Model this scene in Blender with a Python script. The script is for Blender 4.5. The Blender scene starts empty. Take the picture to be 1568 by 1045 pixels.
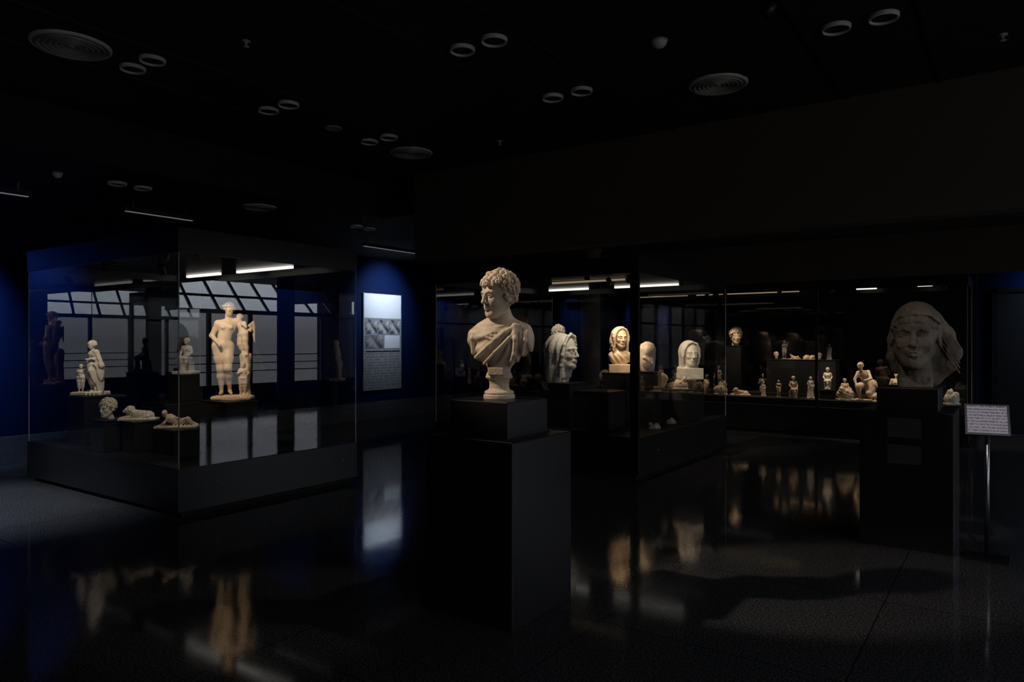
import bpy, math, random
import numpy as np
from mathutils import Matrix, Vector
random.seed(4); rng=np.random.RandomState(4)
SC=bpy.context.scene
try:
    SC.view_settings.view_transform='Standard'; SC.view_settings.look='None'
except Exception as e: print(e)

# ------------------------------------------------------------ materials
def mat(name, col, rough=.5, col2=None, scale=8, metal=0, bump=0, bscale=40, spec=.5, emis=None, estr=0, detail=5, contrast=(.35,.65)):
    m=bpy.data.materials.new(name); m.use_nodes=True
    nt=m.node_tree; b=nt.nodes['Principled BSDF']
    b.inputs['Roughness'].default_value=rough; b.inputs['Metallic'].default_value=metal
    b.inputs['Specular IOR Level'].default_value=spec
    tc=nt.nodes.new('ShaderNodeTexCoord')
    n=nt.nodes.new('ShaderNodeTexNoise'); n.inputs['Scale'].default_value=scale; n.inputs['Detail'].default_value=detail
    nt.links.new(tc.outputs['Object'],n.inputs['Vector'])
    r=nt.nodes.new('ShaderNodeValToRGB'); c2=col2 or tuple(c*.75 for c in col)
    r.color_ramp.elements[0].color=(*c2,1); r.color_ramp.elements[1].color=(*col,1)
    r.color_ramp.elements[0].position=contrast[0]; r.color_ramp.elements[1].position=contrast[1]
    nt.links.new(n.outputs['Fac'],r.inputs['Fac']); nt.links.new(r.outputs['Color'],b.inputs['Base Color'])
    if bump:
        n2=nt.nodes.new('ShaderNodeTexNoise'); n2.inputs['Scale'].default_value=bscale; n2.inputs['Detail'].default_value=6
        nt.links.new(tc.outputs['Object'],n2.inputs['Vector'])
        bp=nt.nodes.new('ShaderNodeBump'); bp.inputs['Strength'].default_value=bump; bp.inputs['Distance'].default_value=.01
        nt.links.new(n2.outputs['Fac'],bp.inputs['Height']); nt.links.new(bp.outputs['Normal'],b.inputs['Normal'])
    if emis:
        b.inputs['Emission Color'].default_value=(*emis,1); b.inputs['Emission Strength'].default_value=estr
    return m

M_black=mat('black_satin_panel',(.012,.012,.013),.36,(.009,.009,.010),3,spec=.4)
M_inner=mat('black_matt_panel',(.010,.010,.011),.7,(.008,.008,.009),3,spec=.3)
M_ceil=mat('dark_ceiling_paint',(.030,.029,.029),.8,(.024,.023,.023),2,spec=.2)
M_beam=mat('dark_taupe_paint',(.115,.093,.073),.85,(.105,.085,.066),1.5,spec=.2)
M_dwall=mat('dark_wall_paint',(.012,.012,.014),.85,spec=.2)
M_blue=mat('deep_blue_paint',(.0006,.0085,.052),.8,(.0005,.0075,.046),3,spec=.12)
M_base=mat('grey_skirting',(.10,.10,.11),.4,(.07,.07,.08),20)
M_white=mat('white_metal',(.85,.83,.78),.4)
M_grille=mat('grille_metal',(.46,.44,.42),.4)
M_dark=mat('dark_recess',(.01,.01,.01),.6)
M_steel=mat('brushed_steel',(.5,.5,.52),.3,metal=1,scale=60)
M_tube=mat('case_light_tube',(.9,.9,.85),.4,emis=(1,.93,.84),estr=1.3)
M_tube2=mat('case_light_tube_soft',(.9,.9,.85),.4,emis=(1,.75,.45),estr=.25)
M_track=mat('track_diffuser',(.8,.8,.8),.4,emis=(.85,.92,1),estr=.12)
M_frame=mat('window_frame_metal',(.03,.03,.035),.5)
M_marb=mat('aged_marble_cream',(.78,.64,.50),.55,(.54,.42,.30),7,bump=.25,bscale=60)
M_marbw=mat('aged_marble_white',(.82,.75,.65),.55,(.66,.57,.46),9,bump=.25,bscale=60)
M_warm=mat('honey_marble',(.78,.61,.43),.5,(.62,.44,.28),7,bump=.2,bscale=50)
M_brown=mat('weathered_grey_marble',(.33,.28,.23),.75,(.14,.118,.098),6,bump=.8,bscale=28)
M_lamp=mat('spot_can_black',(.02,.02,.02),.4)

def floor_mat():
    m=bpy.data.materials.new('polished_black_granite'); m.use_nodes=True; nt=m.node_tree; b=nt.nodes['Principled BSDF']
    tc=nt.nodes.new('ShaderNodeTexCoord')
    n=nt.nodes.new('ShaderNodeTexNoise'); n.inputs['Scale'].default_value=90; n.inputs['Detail'].default_value=3; n.inputs['Roughness'].default_value=.7
    nt.links.new(tc.outputs['Object'],n.inputs['Vector'])
    r=nt.nodes.new('ShaderNodeValToRGB'); e=r.color_ramp.elements
    e[0].position=.42; e[0].color=(.020,.021,.024,1); e[1].position=.68; e[1].color=(.145,.15,.165,1)
    nt.links.new(n.outputs['Fac'],r.inputs['Fac'])
    br=nt.nodes.new('ShaderNodeTexBrick'); br.offset=0; br.inputs['Scale'].default_value=1
    br.inputs['Brick Width'].default_value=1.2; br.inputs['Row Height'].default_value=1.2; br.inputs['Mortar Size'].default_value=.004
    br.inputs['Color1'].default_value=(1,1,1,1); br.inputs['Color2'].default_value=(.85,.85,.85,1); br.inputs['Mortar'].default_value=(.25,.25,.25,1)
    nt.links.new(tc.outputs['Object'],br.inputs['Vector'])
    mx=nt.nodes.new('ShaderNodeMix'); mx.data_type='RGBA'; mx.blend_type='MULTIPLY'; mx.inputs[0].default_value=1
    nt.links.new(r.outputs['Color'],mx.inputs[6]); nt.links.new(br.outputs['Color'],mx.inputs[7])
    nt.links.new(mx.outputs[2],b.inputs['Base Color'])
    n2=nt.nodes.new('ShaderNodeTexNoise'); n2.inputs['Scale'].default_value=2.2; n2.inputs['Detail'].default_value=4
    nt.links.new(tc.outputs['Object'],n2.inputs['Vector'])
    mr=nt.nodes.new('ShaderNodeMapRange'); mr.inputs['From Min'].default_value=.3; mr.inputs['From Max'].default_value=.7; mr.inputs['To Min'].default_value=.05; mr.inputs['To Max'].default_value=.115
    nt.links.new(n2.outputs['Fac'],mr.inputs['Value']); nt.links.new(mr.outputs['Result'],b.inputs['Roughness'])
    b.inputs['Specular IOR Level'].default_value=.22
    return m
def glass_mat(name,r0=.07,tint=(.95,.97,.97)):
    m=bpy.data.materials.new(name); m.use_nodes=True; nt=m.node_tree
    for n in list(nt.nodes):
        if n.type!='OUTPUT_MATERIAL': nt.nodes.remove(n)
    out=[n for n in nt.nodes if n.type=='OUTPUT_MATERIAL'][0]
    g=nt.nodes.new('ShaderNodeNewGeometry'); d=nt.nodes.new('ShaderNodeVectorMath'); d.operation='DOT_PRODUCT'
    nt.links.new(g.outputs['Incoming'],d.inputs[0]); nt.links.new(g.outputs['Normal'],d.inputs[1])
    def mth(op,a,b=None):
        x=nt.nodes.new('ShaderNodeMath'); x.operation=op
        for i,v in enumerate((a,b)):
            if v is None: continue
            if isinstance(v,(int,float)): x.inputs[i].default_value=v
            else: nt.links.new(v,x.inputs[i])
        return x.outputs[0]
    a=mth('ABSOLUTE',d.outputs['Value']); o=mth('SUBTRACT',1.0,a); p=mth('POWER',o,5.0); q=mth('MULTIPLY',p,1-r0); f=mth('ADD',q,r0)
    t=nt.nodes.new('ShaderNodeBsdfTransparent'); t.inputs['Color'].default_value=(*tint,1)
    gl=nt.nodes.new('ShaderNodeBsdfGlossy'); gl.inputs['Roughness'].default_value=0.0
    mx=nt.nodes.new('ShaderNodeMixShader'); nt.links.new(f,mx.inputs[0]); nt.links.new(t.outputs[0],mx.inputs[1]); nt.links.new(gl.outputs[0],mx.inputs[2])
    nt.links.new(mx.outputs[0],out.inputs['Surface']); return m
M_floor=floor_mat()
M_glass=glass_mat('museum_glass',.085)
M_wing=glass_mat('window_glass_clear',.04,(.85,.9,.95))
M_wing2=glass_mat('window_glass_tinted',.04,(.36,.37,.385))
M_wing3=glass_mat('fill_window_tint',.04,(.24,.235,.225))  # tint sets how much ambient fill the added side window lets in
def text_mat(name,bg,fg,rows,axis='Z',dens=30):
    m=bpy.data.materials.new(name); m.use_nodes=True; nt=m.node_tree; b=nt.nodes['Principled BSDF']; b.inputs['Roughness'].default_value=.5
    tc=nt.nodes.new('ShaderNodeTexCoord'); sp=nt.nodes.new('ShaderNodeSeparateXYZ'); nt.links.new(tc.outputs['Generated'],sp.inputs[0])
    def mth(op,a,b_=None):
        x=nt.nodes.new('ShaderNodeMath'); x.operation=op
        for i,v in enumerate((a,b_)):
            if v is None: continue
            if isinstance(v,(int,float)): x.inputs[i].default_value=v
            else: nt.links.new(v,x.inputs[i])
        return x.outputs[0]
    ax=sp.outputs[axis]; row=mth('MULTIPLY',ax,rows); fr=mth('FRACT',row); line=mth('GREATER_THAN',fr,.5)
    n=nt.nodes.new('ShaderNodeTexNoise'); n.inputs['Scale'].default_value=dens; n.inputs['Detail'].default_value=0
    nt.links.new(tc.outputs['Generated'],n.inputs['Vector']); w=mth('GREATER_THAN',n.outputs['Fac'],.42); f=mth('MULTIPLY',line,w)
    mx=nt.nodes.new('ShaderNodeMix'); mx.data_type='RGBA'; nt.links.new(f,mx.inputs[0])
    mx.inputs[6].default_value=(*bg,1); mx.inputs[7].default_value=(*fg,1); nt.links.new(mx.outputs[2],b.inputs['Base Color']); return m

# ------------------------------------------------------------ mesh helpers
def link(o,parent=None):
    SC.collection.objects.link(o)
    if parent is not None:
        o.parent=parent; o.matrix_parent_inverse=Matrix.Translation(-Vector(parent.location))
    return o
def empty(name,loc):
    e=bpy.data.objects.new(name,None); e.location=loc; e.empty_display_size=.1; SC.collection.objects.link(e); return e
def mesh_obj(name,v,f,m,parent=None,smooth=False):
    me=bpy.data.meshes.new(name); me.from_pydata([tuple(p) for p in v],[],[tuple(q) for q in f]); me.update()
    me.materials.append(m)
    if smooth: me.polygons.foreach_set('use_smooth',[True]*len(me.polygons))
    return link(bpy.data.objects.new(name,me),parent)
def boxes(name,lst,m,parent=None,bevel=0):
    c=np.mean([(np.array(a)+np.array(b))/2 for a,b in lst],axis=0); V=[];F=[]
    for a,b in lst:
        a=np.array(a)-c;b=np.array(b)-c;n=len(V)
        V+=[(x,y,z) for x in (a[0],b[0]) for y in (a[1],b[1]) for z in (a[2],b[2])]
        F+=[tuple(n+i for i in q) for q in ((0,1,3,2),(4,6,7,5),(0,4,5,1),(2,3,7,6),(0,2,6,4),(1,5,7,3))]
    o=mesh_obj(name,V,F,m,parent); o.location=c
    if bevel:
        bv=o.modifiers.new('bevel','BEVEL'); bv.width=bevel; bv.segments=2
    return o
def quad(name,pts,m,parent=None):
    c=np.mean(np.array(pts,float),axis=0); o=mesh_obj(name,[np.array(p)-c for p in pts],[(0,1,2,3)],m,parent); o.location=c; return o
def lathe(name,prof,loc,m,parent=None,seg=32,smooth=True):
    V=[];F=[]; n=len(prof)
    for i in range(seg):
        a=2*math.pi*i/seg
        for r,z in prof: V.append((r*math.cos(a),r*math.sin(a),z))
    for i in range(seg):
        j=(i+1)%seg
        for k in range(n-1): F.append((i*n+k,j*n+k,j*n+k+1,i*n+k+1))
    o=mesh_obj(name,V,F,m,parent,smooth); o.location=loc; return o

# ------------------------------------------------------------ SDF sculpting
def Rz(d): a=math.radians(d); return np.array([[math.cos(a),-math.sin(a),0],[math.sin(a),math.cos(a),0],[0,0,1]])
def Rx(d): a=math.radians(d); return np.array([[1,0,0],[0,math.cos(a),-math.sin(a)],[0,math.sin(a),math.cos(a)]])
def Ry(d): a=math.radians(d); return np.array([[math.cos(a),0,math.sin(a)],[0,1,0],[-math.sin(a),0,math.cos(a)]])
class Sdf:
    def __init__(s,lo,hi,h):
        s.lo=np.array(lo,float); s.h=h; s.n=np.ceil((np.array(hi)-s.lo)/h).astype(int)+1
        s.F=np.full(tuple(s.n),1.0,np.float32)
        s.ax=[(s.lo[i]+np.arange(s.n[i])*h).astype(np.float32) for i in range(3)]
        s.tr()
    def tr(s,o=(0,0,0),R=None,sc=1.0): s.o=np.array(o,float); s.R=np.eye(3) if R is None else R; s.sc=sc
    def op(s,c,rad,fn,k=.01,mode='+'):
        k=k*s.sc; w=s.o+s.sc*(s.R@np.array(c,float)); r=rad*s.sc+k+2*s.h
        i0=np.maximum(np.floor((w-r-s.lo)/s.h).astype(int),0); i1=np.minimum(np.ceil((w+r-s.lo)/s.h).astype(int)+1,s.n)
        if np.any(i1<=i0): return
        sl=tuple(slice(a,b) for a,b in zip(i0,i1))
        x=(s.ax[0][sl[0]]-s.o[0])[:,None,None]; y=(s.ax[1][sl[1]]-s.o[1])[None,:,None]; z=(s.ax[2][sl[2]]-s.o[2])[None,None,:]
        R=s.R; q=[(R[0,i]*x+R[1,i]*y+R[2,i]*z)/s.sc for i in range(3)]
        d=(fn(*q)*s.sc).astype(np.float32); f=s.F[sl]; k=max(k,1e-6)
        if mode=='+': hh=np.maximum(k-np.abs(f-d),0)/k; s.F[sl]=np.minimum(f,d)-hh*hh*k*.25
        elif mode=='-': d=-d; hh=np.maximum(k-np.abs(f-d),0)/k; s.F[sl]=np.maximum(f,d)+hh*hh*k*.25
        else: s.F[sl]=f+d
    def ell(s,c,r,k=.01,mode='+',R=None):
        c=np.array(c,float); r=[float(v) for v in (r if hasattr(r,'__len__') else (r,r,r))]
        def fn(x,y,z):
            x=x-c[0];y=y-c[1];z=z-c[2]
            if R is not None: x,y,z=[R[0,i]*x+R[1,i]*y+R[2,i]*z for i in range(3)]
            k0=np.sqrt((x/r[0])**2+(y/r[1])**2+(z/r[2])**2)+1e-6; k1=np.sqrt((x/r[0]**2)**2+(y/r[1]**2)**2+(z/r[2]**2)**2)+1e-6
            return k0*(k0-1)/k1
        s.op(c,max(r),fn,k,mode)
    def cap(s,a,b,ra,rb=None,k=.01,mode='+'):
        a=np.array(a,float);b=np.array(b,float); rb=ra if rb is None else rb; ba=b-a; L2=max(float(ba@ba),1e-9)
        def fn(x,y,z):
            x=x-a[0];y=y-a[1];z=z-a[2]; t=np.clip((x*ba[0]+y*ba[1]+z*ba[2])/L2,0,1)
            return np.sqrt((x-t*ba[0])**2+(y-t*ba[1])**2+(z-t*ba[2])**2)-(ra+(rb-ra)*t)
        s.op((a+b)/2,math.sqrt(L2)/2+max(ra,rb),fn,k,mode)
    def chain(s,P,r,k=.008,mode='+'):
        if not hasattr(r,'__len__'): r=[r]*len(P)
        for i in range(len(P)-1): s.cap(P[i],P[i+1],r[i],r[i+1],k,mode)
    def box(s,c,hf,rd=.005,k=.005,mode='+',R=None):
        c=np.array(c,float)
        def fn(x,y,z):
            x=x-c[0];y=y-c[1];z=z-c[2]
            if R is not None: x,y,z=[R[0,i]*x+R[1,i]*y+R[2,i]*z for i in range(3)]
            qx,qy,qz=np.abs(x)-hf[0]+rd,np.abs(y)-hf[1]+rd,np.abs(z)-hf[2]+rd
            return np.sqrt(np.maximum(qx,0)**2+np.maximum(qy,0)**2+np.maximum(qz,0)**2)+np.minimum(np.maximum(qx,np.maximum(qy,qz)),0)-rd
        s.op(c,float(np.linalg.norm(hf)),fn,k,mode)
    def turn(s,zs,rs,c=(0,0),sy=1,k=.004):
        z0,z1=zs[0],zs[-1]
        def fn(x,y,z):
            r=np.sqrt((x-c[0])**2+((y-c[1])/sy)**2); return np.maximum(np.maximum((r-np.interp(z,zs,rs))*.8,z-z1),z0-z)
        s.op((c[0],c[1],(z0+z1)/2),max(max(rs)*1.1,(z1-z0)/2)*1.5,fn,k)
    def rough(s,amp,freq,seed=0):
        rs=np.random.RandomState(seed); X=s.ax[0][:,None,None];Y=s.ax[1][None,:,None];Z=s.ax[2][None,None,:]
        for i in range(5):
            w=rs.randn(3); w/=np.linalg.norm(w); w2=rs.randn(3); f=freq*(1+.5*i)
            s.F+=(amp/(1+.6*i)*np.sin(f*(w[0]*X+w[1]*Y+w[2]*Z)+rs.rand()*6)*np.cos(f*.7*(w2[0]*X+w2[1]*Y+w2[2]*Z)+rs.rand()*6)).astype(np.float32)
    def build(s,name,m,loc,rot=0,scale=1):
        F=s.F; e=s.h
        for a in range(3):
            i=[slice(None)]*3; i[a]=0; F[tuple(i)]=np.maximum(F[tuple(i)],e*.5); i[a]=-1; F[tuple(i)]=np.maximum(F[tuple(i)],e*.5)
        S=F<0; cnt=np.zeros(tuple(s.n-1),np.int8)
        offs=[(a,b,c) for a in (0,1) for b in (0,1) for c in (0,1)]
        for o in offs: cnt+=S[o[0]:o[0]+s.n[0]-1,o[1]:o[1]+s.n[1]-1,o[2]:o[2]+s.n[2]-1]
        mask=(cnt>0)&(cnt<8); ci=np.argwhere(mask); idx=np.full(mask.shape,-1,np.int64); idx[mask]=np.arange(len(ci))
        acc=np.zeros((len(ci),3)); cn=np.zeros(len(ci))
        for a in offs:
            for ax in range(3):
                if a[ax]: continue
                b=list(a); b[ax]=1; fa=F[tuple((ci+a).T)]; fb=F[tuple((ci+b).T)]; cr=(fa<0)!=(fb<0)
                t=np.where(cr,fa/np.where(cr,fa-fb,1),0); p=np.tile(np.array(a,float),(len(ci),1)); p[:,ax]+=t
                acc+=p*cr[:,None]; cn+=cr
        V=s.lo+(ci+acc/cn[:,None])*s.h; faces=[]
        for a in range(3):
            b,c=(a+1)%3,(a+2)%3
            s0=[slice(1,-1)]*3; s1=[slice(1,-1)]*3; s0[a]=slice(0,-1); s1[a]=slice(1,None)
            A=S[tuple(s0)];B=S[tuple(s1)]; cr=np.argwhere(A!=B)
            if not len(cr): continue
            base=cr.copy(); base[:,b]+=1; base[:,c]+=1
            ins=A[tuple(cr.T)]
            def cell(db,dc):
                q=base.copy(); q[:,b]-=db; q[:,c]-=dc; return idx[tuple(q.T)]
            Q=np.stack([cell(1,1),cell(0,1),cell(0,0),cell(1,0)],1); Q[~ins]=Q[~ins][:,::-1]; faces.append(Q)
        Q=np.concatenate(faces); Q=Q[(Q>=0).all(1)]
        me=bpy.data.meshes.new(name); me.vertices.add(len(V)); me.vertices.foreach_set('co',V.astype(np.float32).ravel())
        me.loops.add(len(Q)*4); me.loops.foreach_set('vertex_index',Q.astype(np.int32).ravel())
        me.polygons.add(len(Q)); me.polygons.foreach_set('loop_start',(np.arange(len(Q))*4).astype(np.int32))
        me.update(calc_edges=True); me.validate(); me.polygons.foreach_set('use_smooth',[True]*len(me.polygons))
        me.materials.append(m); o=bpy.data.objects.new(name,me); SC.collection.objects.link(o)
        o.location=loc; o.rotation_euler=(0,0,math.radians(rot)); o.scale=(scale,)*3; return o

def head(S,o,R,sc=1,hair='curly',neck=.10,detail=True):
    S.tr(o,R,sc)
    S.cap((0,.012,-.07),(0,.03,-.12-neck),.046,.056,.02)
    S.ell((0,.015,.03),(.074,.094,.088),.01)
    S.ell((0,-.028,-.032),(.055,.060,.084),.022)
    S.ell((0,-.05,-.086),(.032,.032,.026),.022); S.ell((0,-.074,-.101),(.015,.014,.014),.014)
    for q in (-1,1):
        S.cap((q*.051,.005,-.045),(q*.018,-.062,-.096),.016,.015,.024)
        S.ell((q*.034,-.060,-.024),(.020,.018,.020),.024)
    S.cap((-.038,-.070,.021),(.038,-.070,.021),.012,.012,.02)
    for q in (-1,1):
        S.ell((q*.030,-.094,.002),(.018,.014,.011),.012,'-')
    S.cap((0,-.085,.024),(0,-.107,-.026),.0075,.0095,.009)
    S.ell((0,-.108,-.030),(.010,.010,.008),.006)
    for q in (-1,1): S.ell((q*.010,-.096,-.034),(.007,.010,.006),.005)
    for q in (-1,1):
        S.ell((q*.030,-.0745,.001),(.0130,.0115,.0100),.003)
        if detail:
            S.chain([(q*.015,-.083,.001),(q*.024,-.0885,.0080),(q*.036,-.085,.0080),(q*.046,-.074,.001)],.0024,.002)
            S.chain([(q*.015,-.083,.0),(q*.026,-.086,-.0070),(q*.038,-.081,-.006),(q*.046,-.074,.0)],.0018,.002)
            S.chain([(q*.010,-.088,.019),(q*.028,-.089,.025),(q*.046,-.075,.019)],.0035,.008)
    S.ell((0,-.080,-.060),(.024,.014,.016),.012)
    for q in (-1,1): S.chain([(q*.015,-.087,-.0625),(q*.006,-.0955,-.0560),(0,-.0950,-.0570)],[.0038,.0050,.0045],.004)
    S.chain([(-.011,-.089,-.0675),(0,-.0930,-.0690),(.011,-.089,-.0675)],[.0048,.0066,.0048],.004)
    S.chain([(-.015,-.096,-.0648),(0,-.103,-.0622),(.015,-.096,-.0648)],.0016,.002,'-')
    for q in (-1,1):
        if hair in ('curly','cap','short'):
            S.ell((q*.075,.012,-.012),(.008,.018,.030),.004,'+',Ry(q*-8)@Rx(-10)); S.ell((q*.084,.006,-.008),(.005,.008,.016),.004,'-')
    def hl(y): return np.interp(y,[-.09,-.05,-.02,.02,.1],[.056,.044,.014,-.040,-.090])
    if hair in ('curly','short'):
        S.ell((0,.020,.040),(.081,.097,.089),.006)
        N=220 if hair=='curly' else 120
        for i in range(N):
            zz=1-2*(i+.5)/N; a=i*2.39996+random.uniform(-.12,.12); r=math.sqrt(1-zz*zz); d=np.array([r*math.cos(a),r*math.sin(a),zz])
            p=np.array((0,.018,.037))+d*np.array((.086,.104,.096))
            if p[2]<hl(p[1])+random.uniform(-.006,.004): continue
            rr=random.uniform(.009,.0155)
            S.ell(p+d*random.uniform(-.003,.008),(rr,rr,rr*1.1),.0025)
            if detail:
                S.ell(p+d*(rr+.004),rr*.42,.002,'-')
    if hair=='cap':
        for row in range(3):
            for j in range(22):
                t=((j+random.uniform(-.3,.3))/21-.5)*math.pi*.92; zc=.052+row*.010-.024*abs(math.sin(t))**2+random.uniform(-.003,.003)
                rad=.0745-row*.003; p=(math.sin(t)*rad,.010-math.cos(t)*(rad+.014),zc); rr=random.uniform(.005,.0078); S.ell(p,(rr,rr,rr*1.25),.004)
    if hair=='long':
        S.ell((0,.022,.042),(.084,.10,.086),.006)
        for q in (-1,1):
            for j in range(6):
                y0=-.05+.022*j
                P=[]
                for u in range(9):
                    t=u/8; P.append((q*(.012+.072*math.sin(min(1,t*2.2)*math.pi/2)+.005*math.sin(t*14+j)),y0-.015+.035*t,.122-abs(y0)*.2-.26*t**1.3))
                S.chain(P,[.012]*4+[.014]*3+[.012,.009],.004)
    if hair=='veil':
        S.ell((0,.028,.036),(.094,.108,.100),.008)
        S.cap((0,.050,.0),(0,.055,-.17),.088,.078,.03)
        for q in (-1,1): S.chain([(0,-.060,.122),(q*.045,-.062,.105),(q*.078,-.050,.05),(q*.088,-.038,-.02),(q*.082,-.02,-.09),(q*.075,.0,-.16)],[.010,.011,.012,.013,.013,.012],.008)
        S.op((0,.05,-.02),.22,lambda x,y,z:-.0045*np.sin(np.arctan2(x,y+.02)*13+z*22)*np.clip((y+.03)/.03,0,1)*np.clip((.11-z)/.05,0,1),0,'d')

def body(S,J={},fem=True,k=.018,fat=1.0,hair=True,arms=(1,1),legs=(1,1),hs=1.14):
    D=dict(pel=(0,0,.52),wai=(0,0,.61),che=(0,.005,.705),nek=(0,.01,.79),hed=(0,-.005,.89),
      shL=(-.09,0,.762),elL=(-.13,.02,.63),haL=(-.12,-.05,.50),shR=(.09,0,.762),elR=(.13,.02,.63),haR=(.12,-.05,.50),
      hiL=(-.05,0,.50),knL=(-.055,-.02,.28),anL=(-.055,.01,.05),toL=(-.062,-.07,.025),
      hiR=(.05,0,.50),knR=(.055,-.02,.28),anR=(.055,.01,.05),toR=(.062,-.07,.025)); D.update(J)
    g=lambda n:np.array(D[n],float); f=fat; a_=1+(fat-1)*.4
    S.ell(g('pel'),(.092*f,.066*f,.062),k); S.ell(g('wai'),(.060*f,.047*f,.07),k); S.ell(g('che'),(.078*f,.056*f,.075),k)
    S.cap(g('pel'),g('wai'),.060*f,.048*f,k); S.cap(g('wai'),g('che'),.048*f,.056*f,k); S.cap(g('shL'),g('shR'),.029*a_,.029*a_,k)
    S.cap(g('nek')-(0,0,.02),g('hed')-(0,-.01,.035),.029,.026,k)
    for q,n in ((-1,'shL'),(1,'shR')): S.cap(g('nek')-(0,0,.012),g(n),.020,.027*a_,k)
    for q in (-1,1):
        if fem: S.ell(g('che')+(q*.034,-.050*f,.002),(.026,.024,.026),.010)
    h=g('hed'); S.ell(h+(0,.006,.012*hs),(.040*hs,.050*hs,.047*hs),.01); S.ell(h+(0,-.018,-.022),(.030*hs,.030*hs,.040*hs),.012)
    S.cap(h+(0,-.048,.008),h+(0,-.063,-.014),.005,.006,.005)
    for q in (-1,1): S.ell(h+(q*.017,-.058,.004),(.009,.008,.006),.004,'-')
    S.cap(h+(-.010,-.060,-.030),h+(.010,-.060,-.030),.0025,.0025,.002,'-')
    if hair:
        for i in range(56):
            a=i*2.4; z=1-1.3*(i+.5)/56; r=math.sqrt(max(0,1-z*z)); p=h+np.array((.043*r*math.cos(a),.008+.052*r*math.sin(a),.014+.050*z))
            p=h+(p-h)*hs
            if p[1]<h[1]-.03 and p[2]<h[2]+.03: continue
            S.ell(p,random.uniform(.009,.013),.003)
        S.ell(h+(0,.062,.01),(.024,.022,.024),.006)
    for i,q in enumerate('LR'):
        if arms[i]:
            S.cap(g('sh'+q),g('el'+q),.031*a_,.024*a_,k*.8)
            if arms[i]>.6:
                S.cap(g('el'+q),g('ha'+q),.0245*a_,.016,k*.6); d=g('ha'+q)-g('el'+q); d/=np.linalg.norm(d)+1e-6
                S.ell(g('ha'+q)+d*.02,(.016,.016,.022),.008)
        if legs[i]:
            kn=g('kn'+q); hi=g('hi'+q); an=g('an'+q)
            S.cap(hi,hi*.45+kn*.55,.056*f,.047*f,k); S.cap(hi*.45+kn*.55,kn,.047*f,.034*f,k)
            if legs[i]>.6:
                ca=kn*.66+an*.34+np.array((0,.010,0)); S.cap(kn,ca,.034*f,.034*f,k*1.3); S.cap(ca,an,.034*f,.018,k)
                S.cap(an-(0,0,.015),g('to'+q),.020,.014,.01)

# ------------------------------------------------------------ room shell
boxes('floor',[((-10.2,-5.2,-.2),(4.2,14.4,0))],M_floor)
boxes('wall_left',[((-10.2,-5.2,0),(-10,14.4,3.6))],M_blue)
boxes('wall_far',[((-10,14.2,0),(4,14.4,3.08))],M_blue)
boxes('wall_back',[((-10,-5.2,0),(4.2,-5,3.6))],M_dwall)
boxes('wall_right',[((4,-5,0),(4.2,-3.5,3.6)),((4,-3.5,0),(4.2,6,.4)),((4,-3.5,2.9),(4.2,6,3.6)),((4,6,0),(4.2,8.6,3.6)),((4,8.6,0),(4.2,14.4,.4))],M_dwall)
boxes('ceiling',[((-10.2,-5.2,3.08),(-6.64,14.4,3.7)),((-6.64,-5.2,3.5),(4.2,6.6,3.7)),((-6.64,6.6,3.08),(5.6,14.4,3.7))],M_ceil)
boxes('ceiling_beam',[((-5.9,6.38,2.47),(4,6.6,3.5))],M_beam,bevel=.004)
boxes('wall_fascia',[((-6.4,11.86,2.445),(4,11.895,3.08))],M_beam)
boxes('wall_partition',[((-6.4,13.3,0),(-.45,13.42,3.08))],M_dwall)
boxes('baseboard_left',[((-10,-5,0),(-9.975,14.2,.34))],M_base,bevel=.004)
boxes('baseboard_far',[((-.45,14.175,0),(-.25,14.2,.34)),((2.2,14.175,0),(4,14.2,.34)),((-10,14.175,0),(-6.4,14.2,.34))],M_base)
e=empty('door_1',(.95,14.15,0)); boxes('leaf',[((-.2,14.14,0.01),(.92,14.18,2.28)),((.94,14.14,.01),(2.1,14.18,2.28))],M_inner,e,.004)
boxes('frame',[((-.27,14.12,0),(-.2,14.2,2.36)),((2.1,14.12,0),(2.17,14.2,2.36)),((-.27,14.12,2.29),(2.17,14.2,2.36))],M_black,e)
boxes('handles',[((.84,14.08,.95),(.87,14.14,1.25)),((.99,14.08,.95),(1.02,14.14,1.25))],M_steel,e)
tr=[]
for x in (-5.12,-2.94,-.78,1.4):
    for q in (-.33,.33): tr.append(((x+q-.012,-5,3.485),(x+q+.012,6.38,3.5)))
boxes('trim_1',tr,M_dark)
tr=[]
for y in (1.4,3.25,5.4): tr.append(((-6.6,y-.006,3.494),(4,y+.006,3.5)))
boxes('trim_2',tr,M_dark)
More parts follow.
